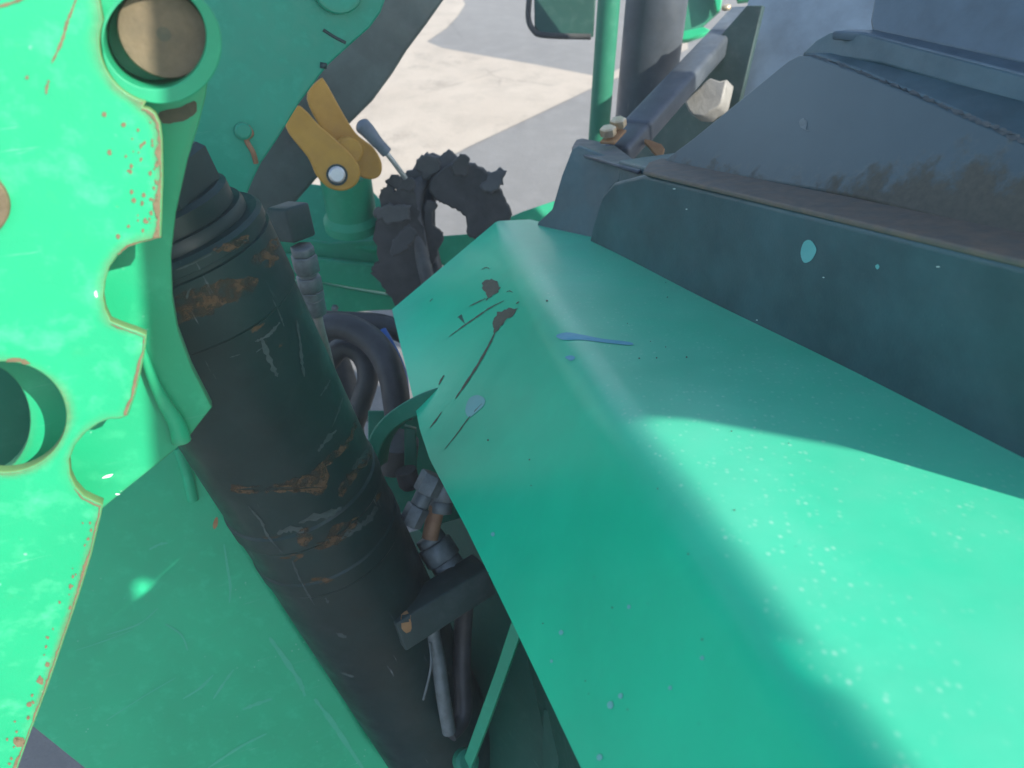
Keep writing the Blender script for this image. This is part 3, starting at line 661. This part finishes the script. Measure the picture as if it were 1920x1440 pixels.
tube('weld_seam', [BP.hit(606, 56), BP.hit(628, 70), BP.hit(648, 80)], .0022, m_dark, boom, seg=8)
tube('weld_seam', [BP.hit(600, 122), BP.hit(612, 124)], .004, m_dark, boom, seg=8)
BI = Plane(at(700, 120, 1.62), V((.42, -.88, .2)))
prism('inner_plate', [(600, -120), (880, -120), (834, 0), (800, 48), (764, 96), (738, 138), (700, 190), (664, 226), (640, 250), (600, 330), (520, 420), (440, 460), (440, 300), (520, 200)], BI, .05, m_inner, boom, bevel=.01, res=4)

# yellow lever
yl = thing('yellow_lever', 'mustard yellow forked lever with a silver pin beside the green boom', 'lever', at(630, 330, 1.05))
YP = Plane(at(620, 280, 1.48), V((.30, -.9, .32)))
ypl = prism('near_arm', catmull([(536, 238), (556, 200), (572, 206), (600, 236), (630, 262), (664, 296), (676, 322), (668, 346), (644, 358), (616, 352), (594, 330), (578, 296)], 5), YP, .020, m_yellow, yl, bevel=.004)
YP2 = YP.off(-.075)
prism('far_arm', catmull([(576, 186), (600, 148), (612, 156), (640, 206), (668, 250), (700, 276), (716, 306), (712, 330), (690, 336), (660, 320), (620, 268)], 5), YP2, .018, m_yellow, yl, bevel=.004)
lathe('hub', YP.off(-.012).hit(656, 283), -YP.n, [(0, .022), (.003, .026), (.07, .026)], m_yellow, yl)
lathe('pin', YP.off(.006).hit(632, 328), -YP.n, [(0, .013), (.003, .0165), (.10, .0165)], m_steel, yl, seg=32)
lathe('pin_collar', YP.off(.002).hit(632, 328), -YP.n, [(0, .0165), (0, .021), (.004, .021)], m_dark, yl, seg=32)
# small grey handle
gh = thing('control_lever', 'small grey rounded control lever on a thin rod beside the yellow lever', 'lever', at(680, 236, 1.18))
hp = [at(672, 228, 1.50), at(690, 246, 1.51), at(705, 264, 1.52), at(720, 280, 1.53)]
tube('grip', hp, lambda t: .0175 * (1 - .4 * t) * (math.sin(min(1, t * 5 + .12) * math.pi / 2)), m_grip, gh, seg=18)
tube('ferrule', [at(714, 274, 1.525), at(725, 286, 1.535)], .012, m_grip, gh, seg=14)
tube('rod', [at(718, 279, 1.53), at(738, 304, 1.55), at(760, 334, 1.58)], .0055, m_steel, gh, seg=10)

# green support below the lever: front chassis
ch = thing('front_chassis', 'green front chassis casting under the yellow lever', 'chassis', at(640, 480, 1.5))
lathe('post', at(646, 322, 1.64), V((0, .06, -1)), [(0, .052), (.003, .056), (.10, .056), (.115, .066), (.135, .066)], m_green, ch)
CH1 = Plane(at(640, 420, 1.84), V((.1, -.45, .88)))
prism('upper_plate', [(470, 380), (560, 340), (700, 358), (716, 376), (742, 396), (760, 450), (700, 470), (590, 452), (480, 450)], CH1, .03, m_green, ch, bevel=.006)
CH2 = Plane(at(650, 500, 1.80), V((.15, -.93, .3)))
prism('upper_web', [(470, 440), (590, 452), (620, 456), (760, 448), (760, 520), (600, 486), (470, 480)], CH2.off(-.035), .03, m_green, ch, bevel=.004)
prism('lower_web', [(470, 472), (590, 484), (660, 492), (730, 500), (770, 556), (740, 552), (660, 540), (590, 528), (470, 520)], CH2, .03, m_green, ch, bevel=.006)
prism('bottom_web', [(470, 530), (590, 528), (660, 542), (740, 556), (780, 560), (780, 580), (700, 583), (640, 588), (600, 586), (470, 580)], CH2.off(-.03), .03, m_green, ch, bevel=.005)
lathe('bolt', CH2.off(.002).hit(628, 577), CH2.n, [(0, .009), (.008, .009), (.01, .006)], m_fit, ch, seg=6)

# ------------------------------------------------------------------ torn rubber sleeve over a bent hose
slv = thing('torn_sleeve', 'ragged torn black rubber sleeve arching over a hose ahead of the fender', 'rubber sleeve', at(830, 480, 1.75))
SP = Plane(at(830, 400, 1.66), V((.05, -.93, .35)))
prism('left_flap', ragged(catmull([(716, 372), (726, 352), (742, 362), (750, 340), (764, 346), (776, 376), (788, 430), (800, 480), (812, 520), (800, 560), (760, 580), (738, 560), (706, 520), (700, 505), (716, 490), (706, 450), (712, 410)], 4), 4, 7, 4), SP, .05, m_rubber, slv, bevel=.004, res=1)
prism('top_flap', ragged(catmull([(752, 330), (770, 318), (788, 300), (800, 287), (826, 290), (838, 281), (862, 295), (880, 308), (884, 330), (860, 350), (830, 330), (800, 338), (770, 372)], 4), 3, 7, 5), SP.off(-.06), .03, m_rubber2, slv, bevel=.003, res=1)
prism('right_flap', ragged(catmull([(802, 352), (830, 314), (862, 304), (898, 312), (926, 336), (944, 366), (958, 396), (956, 420), (940, 440), (896, 450), (876, 440), (874, 412), (860, 396), (836, 384), (820, 378)], 4), 2.5, 7, 6), SP.off(-.03), .06, m_rubber, slv, bevel=.005, res=1)
tube('hose', [at(812, 560, 1.72), at(796, 500, 1.70), at(784, 440, 1.69), at(778, 390, 1.69), at(788, 346, 1.70), at(812, 316, 1.73), at(844, 308, 1.78), at(880, 330, 1.84)], .017, m_rubber2, slv, seg=20)
tube('hose', [at(824, 540, 1.76), at(806, 470, 1.74), at(800, 410, 1.74), at(806, 360, 1.75), at(836, 330, 1.78)], .02, m_hose, slv, seg=20)
prism('inner_flap', ragged(catmull([(796, 384), (820, 386), (812, 400), (812, 420), (824, 432), (832, 446), (822, 470), (816, 490), (800, 500)], 4), 1.5, 7, 8), SP.off(-.02), .02, m_rubber, slv, bevel=.003, res=1)
sr = random.Random(21)
for k_ in range(0, 15, 2):
    a_ = math.radians(-35 + 250 * k_ / 14); rx_ = 108 + sr.uniform(-16, 14); cx_, cy_ = 834 + rx_ * math.cos(a_) * 1.04, 402 - rx_ * math.sin(a_) * .98
    if cx_ > 890 and cy_ > 400: continue
    L_ = sr.uniform(20, 36); W_ = sr.uniform(14, 24); ta = a_ + sr.uniform(-.5, .5); ux, uy = math.cos(ta), -math.sin(ta)
    q = [(cx_ + ux * L_ * x_ - uy * W_ * y_, cy_ + uy * L_ * x_ + ux * W_ * y_) for x_, y_ in ((-1, -.8), (.2, -1), (1, -.3), (.9, .5), (.1, 1), (-1, .7))]
    pl = Plane(at(cx_, cy_, 1.63 + sr.uniform(-.01, .03)), V((sr.uniform(-.3, .3), -.85, sr.uniform(.1, .6))))
    prism('torn_chunk', ragged(q, 3.2, 5, k_), pl, .010, m_rubber if k_ % 4 else m_rubber2, slv, bevel=.004, res=1)
# pale teal bracket behind fender nose
tb = thing('teal_plate', 'small pale green steel plate peeking out behind the fender nose', 'plate', at(850, 470, 1.9))
TP = Plane(at(850, 460, 1.9), V((.1, -.7, .7)))
prism('plate', [(814, 470), (830, 442), (880, 438), (960, 436), (960, 520), (840, 500), (818, 488)], TP, .02, m_green, tb, bevel=.003)
prism('arm', [(930, 418), (980, 396), (1040, 376), (1060, 400), (1040, 440), (960, 436)], TP.off(-.1), .02, m_green, tb, bevel=.003)

# ------------------------------------------------------------------ hoses below the chassis
h1 = tag(tube('hydraulic_hose', [at(560, 640, 1.35), at(620, 612, 1.33), at(672, 622, 1.32), at(712, 656, 1.31), at(736, 710, 1.30), at(748, 790, 1.30)], .024, m_hose, seg=22), 'thick black hydraulic hose curving beneath the green chassis', 'hose', 'black hydraulic hoses')
h2 = tag(tube('hydraulic_hose', [at(600, 700, 1.42), at(640, 652, 1.40), at(676, 664, 1.40), at(690, 706, 1.40), at(672, 770, 1.42), at(650, 840, 1.44)], .020, m_hose, seg=22), 'black hydraulic hose bent tightly inside the thicker hose', 'hose', 'black hydraulic hoses')
h3 = tag(tube('hydraulic_hose', [at(570, 600, 1.5), at(640, 604, 1.5), at(720, 610, 1.5), at(790, 640, 1.5)], .022, m_hose, seg=22), 'straight black hose running under the lower green web', 'hose', 'black hydraulic hoses')
h5 = tag(tube('hydraulic_hose', [at(596, 640, 1.5), at(622, 690, 1.5), at(640, 760, 1.5), at(650, 860, 1.52)], .04, m_hose, seg=22), 'widest black hose running down behind the cylinder', 'hose', 'black hydraulic hoses')
h4 = tag(tube('blue_hose', [at(716, 620, 1.38), at(740, 664, 1.37), at(755, 708, 1.36), at(762, 780, 1.36)], .009, m_blue, seg=16), 'thin bright blue hose beside the black hydraulic hose', 'hose')
cn = tag(lathe('chrome_ferrule', at(676, 780, 1.45), (at(712, 784, 1.45) - at(676, 780, 1.45)), [(0, .007), (.003, .009), (.05, .009), (.053, .007)], m_steel, seg=24), 'short shiny steel ferrule below the black hoses', 'ferrule')

# curved green bracket in the gap
gb = thing('curved_bracket', 'curved green bracket with an upright rib in the gap left of the fender', 'bracket', at(740, 860, 1.15))
arc = catmull([(684, 862), (690, 826), (706, 796), (734, 770), (780, 742), (840, 720)], 6, False)
arc2 = catmull([(706, 880), (712, 846), (726, 818), (750, 796), (780, 782), (840, 770)], 6, False)
GP = Plane(at(740, 820, 1.10), V((-.12, -.80, .55)))
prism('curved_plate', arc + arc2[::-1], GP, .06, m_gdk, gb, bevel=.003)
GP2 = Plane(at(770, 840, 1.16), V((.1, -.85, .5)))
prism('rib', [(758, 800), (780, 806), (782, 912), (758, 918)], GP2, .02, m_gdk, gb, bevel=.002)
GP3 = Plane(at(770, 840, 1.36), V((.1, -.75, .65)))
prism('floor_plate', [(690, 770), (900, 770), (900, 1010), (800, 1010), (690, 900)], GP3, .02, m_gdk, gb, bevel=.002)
lathe('rubber_mount', at(738, 872, 1.26), V((.15, .2, .95)), [(0, .036), (.002, .038), (.05, .038), (.052, .034)], m_rubber2, gb)

# grey fittings with rusty pipe
ff = thing('pipe_fitting', 'dull grey pipe fittings with a brown rusty pipe beside the fender edge', 'pipe fitting', at(830, 1000, 1.06))
d1 = (at(812, 890, 1.06) - at(772, 972, 1.06)).normalized()
hexstack(at(768, 984, 1.06), d1, [(.03, .017, 6), (.02, .013, 20), (.03, .019, 6)], m_fit, ff, 'hex_fitting')
lathe('cap', at(770, 914, 1.12), V((-.2, .3, .9)), [(0, .012), (.006, .016), (.03, .016)], m_rubber, ff, seg=24)
d2 = (at(826, 960, 1.08) - at(832, 920, 1.08)).normalized()
hexstack(at(834, 900, 1.08), d2, [(.03, .021, 6), (.018, .017, 6)], m_fit, ff, 'hex_fitting')
tube('brown_pipe', [at(820, 950, 1.08), at(812, 980, 1.08), at(806, 1010, 1.08)], .012, m_copper, ff, seg=18)
d3 = (at(850, 1080, 1.1) - at(805, 1010, 1.1)).normalized()
hexstack(at(803, 1004, 1.1), d3, [(.014, .022, 6), (.03, .027, 6), (.022, .024, 6)], m_fit, ff, 'hex_fitting')

# ------------------------------------------------------------------ lower bracket, strut and chassis wall
lb = thing('clamp_bracket', 'dark rust edged clamp bracket low on the cylinder', 'clamp', at(820, 1150, .98))
cx = (at(900, 1075, 1.13) - at(770, 1155, 1.08)).normalized()
box('block', at(826, 1126, 1.06), axes(cx, V((.2, .45, .8))), (.15, .045, .052), m_dark, lb, .003)
t_lb = bvh_of(list(lb.children))
splash('rust_spot', [(750, 1160), (762, 1146), (770, 1160), (768, 1182), (756, 1184)], t_lb, m_rust, lb, amp=2, step=5)
tube('handle_rod', [at(806, 1140, 1.06), at(812, 1190, 1.08), at(822, 1240, 1.09), at(830, 1300, 1.1), at(842, 1372, 1.12)], .0105, m_fit, lb, seg=14)
tube('handle_rod', [at(872, 1110, 1.10), at(868, 1180, 1.14), at(866, 1260, 1.15), at(868, 1340, 1.15), at(842, 1376, 1.13)], .014, m_hose, lb, seg=14)
tube('wire', [at(806, 1205, 1.07), at(808, 1250, 1.07), at(794, 1312, 1.08)], .0018, m_fit, lb, seg=8)
st = thing('green_strut', 'flat green strut leaning under the fender edge', 'strut', at(880, 1440, 1.1))
STP = Plane(at(910, 1300, 1.08), V((-.35, -.75, .55)))
prism('bar', [(840, 1500), (870, 1420), (928, 1258), (955, 1175), (976, 1120), (996, 1130), (962, 1230), (915, 1360), (880, 1450), (862, 1500)], STP, .012, m_green, st, bevel=.002)
cw = thing('chassis_wall', 'green chassis side wall darkened for shade below the fender', 'chassis', at(960, 1440, 1.3))
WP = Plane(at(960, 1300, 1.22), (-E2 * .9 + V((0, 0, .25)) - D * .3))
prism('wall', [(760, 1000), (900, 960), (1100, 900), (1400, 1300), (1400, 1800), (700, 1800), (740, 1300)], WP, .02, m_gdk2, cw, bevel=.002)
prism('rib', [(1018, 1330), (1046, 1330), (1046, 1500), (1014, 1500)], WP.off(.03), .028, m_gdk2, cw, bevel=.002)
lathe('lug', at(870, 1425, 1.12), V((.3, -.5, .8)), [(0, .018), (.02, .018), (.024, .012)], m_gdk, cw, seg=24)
# body of the machine below the hood and fender (out of the light)
body = thing('machine_body', 'shade-darkened green machine body below the fender and hood', 'machine body', C0 + V((.45, .5, -1.4)))
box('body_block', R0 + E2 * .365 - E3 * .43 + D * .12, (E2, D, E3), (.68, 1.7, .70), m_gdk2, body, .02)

# ------------------------------------------------------------------ black bar with bolts, posts, things at top
bar = thing('black_bar', 'black diagonal channel bar bolted down with two rusty gold bolts', 'bar', at(1180, 270, 1.42))
p0, p1 = at(1160, 264, 1.42), at(1394, 12, 1.86)
bd = (p1 - p0).normalized(); bs = bd.cross(V((-.45, -.55, .75)).normalized()).normalized(); bn = bs.cross(bd)
if bn.z < 0: bn = -bn
LB = (p1 - p0).length
box('channel', (p0 + p1) / 2 - bn * .02 + bd * .04, (bd, bs, bn), (LB - .08, .062, .045), m_bar, bar, .010, 3)
box('end_sleeve', p0 + bd * .05 - bn * .022, (bd, bs, bn), (.14, .055, .040), m_bar, bar, .009, 3)
b0 = at(1150, 258, 1.40)
box('rusty_tab', b0 + bn * .002, (bd, bs, bn), (.055, .030, .005), m_rust, bar, .0015)
for q in (at(1141, 254, 1.39), at(1160, 238, 1.41)):
    lathe('bolt', q, bn, [(0, .0145), (.003, .0155), (.014, .0155), (.0165, .012)], m_gold, bar, seg=6)
GU = Plane(at(1222, 276, 1.45), V((-.2, -.6, .75)))
prism('rust_gusset', [(1198, 258), (1218, 262), (1240, 270), (1246, 278), (1240, 300), (1234, 296), (1216, 274)], GU, .008, m_rust, bar, bevel=.0015)
lathe('end_bolt', at(1362, 18, 1.8), bn, [(0, .011), (.009, .011), (.011, .008)], m_gold, bar, seg=6)
for q in (at(1328, 130, 1.72), at(1380, 52, 1.84)):
    lathe('screw', q, (C0 - q), [(0, .006), (.005, .005)], m_fit, bar, seg=16)
wb = thing('grey_block', 'pale chipped grey block behind the black bar', 'block', at(1325, 190, 1.7))
WB = Plane(at(1320, 185, 1.66), V((-.45, -.75, .45)))
prism('block', ragged([(1284, 190), (1330, 146), (1348, 152), (1362, 150), (1352, 196), (1322, 218), (1300, 216), (1290, 206)], 1.5, 12, 3), WB, .08, m_stone, wb, bevel=.004)
tube('link_rod', [at(1264, 196, 1.62), at(1300, 144, 1.68), at(1330, 92, 1.75)], .008, m_steel, wb, seg=12)
inn = thing('inner_guard', 'dark inner guard panel between the black bar and the bluff hood panel', 'guard', at(1300, 230, 1.85))
IP = Plane(at(1300, 200, 1.80), V((-.55, -.7, .35)))
prism('panel', [(1180, 330), (1210, 240), (1330, 90), (1400, 10), (1430, 10), (1380, 220), (1260, 330)], IP, .02, m_dark, inn, bevel=.003)

gpst = tag(tube('green_post', [G.hit(1098, 560), ], .02, m_green) if False else tube('green_post', [at(1122, 262, 1.95) + V((0, 0, -.5)), at(1122, 262, 1.95) + V((0, 0, .9))], .0265, m_mgreen, seg=24), 'upright green tubular post left of the thick dark tube', 'post')
dt = thing('dark_tube', 'thick upright dark grey tube with a clear strip beside the green post', 'tube', at(1185, 240, 2.05))
dq = at(1196, 240, 2.05)
tube('tube', [dq + V((.012, 0, -.6)), dq + V((.012, 0, .8))], .076, m_bar, dt, seg=48)
tube('strip', [at(1220, 105, 1.93), at(1222, 66, 1.95), at(1226, 30, 1.97), at(1230, -10, 1.99)], .009, m_fit, dt, seg=10)
gl = thing('green_guard_plate', 'shade-darkened green guard plate with black rubber edge beside the green post', 'guard plate', at(1050, 30, 2.2))
GL = Plane(at(1050, 30, 2.1), V((-.15, -.9, .4)))
prism('plate', [(1000, -60), (1120, -60), (1112, 68), (1016, 66), (1002, 50)], GL, .02, m_dgreen, gl, bevel=.004)
tube('rubber_edge', [GL.hit(998, -60), GL.hit(992, 0), GL.hit(991, 36), GL.hit(1000, 56), GL.hit(1020, 66), GL.hit(1108, 69)], .008, m_rubber, gl, seg=12)
gf = thing('green_frame', 'bright green steel frame corner beyond the black bar', 'guard', at(1320, 40, 2.4))  # corner of a green frame of bars
GF = Plane(at(1320, 30, 2.3), V((-.2, -.85, .5)))
prism('back_plate', [(1262, -60), (1362, -60), (1350, 20), (1312, 54), (1260, 66)], GF.off(-.05), .02, m_mgreen, gf, bevel=.003)
prism('lower_rail', [(1258, 62), (1320, 50), (1336, 58), (1290, 74), (1258, 78)], GF, .04, m_plate2, gf, bevel=.004)
prism('side_rail', [(1334, -40), (1360, -40), (1352, 14), (1344, 24)], GF, .03, m_plate2, gf, bevel=.004)
prism('upper_rail', [(1370, -50), (1440, -50), (1420, -2), (1384, 2)], GF, .03, m_plate2, gf, bevel=.004)

# ------------------------------------------------------------------ thin volume added to suggest lens glare
hb = bmesh.new(); bmesh.ops.create_cube(hb, size=1)
hm = bpy.data.meshes.new('glare_veil'); hb.to_mesh(hm); hb.free()
hmat = bpy.data.materials.new('thin haze'); hmat.use_nodes = True; ht_ = hmat.node_tree; ht_.nodes.clear()
ho = ht_.nodes.new('ShaderNodeOutputMaterial'); hv = ht_.nodes.new('ShaderNodeVolumePrincipled')
hv.inputs['Density'].default_value = .022; hv.inputs['Color'].default_value = (.92, .94, .94, 1)
ht_.links.new(hv.outputs[0], ho.inputs['Volume'])
hz = link('glare_veil', hm, hmat); hz['kind'] = 'stuff'; hz.scale = (320, 320, 4.6); hz.location = (0, 0, 1.3)
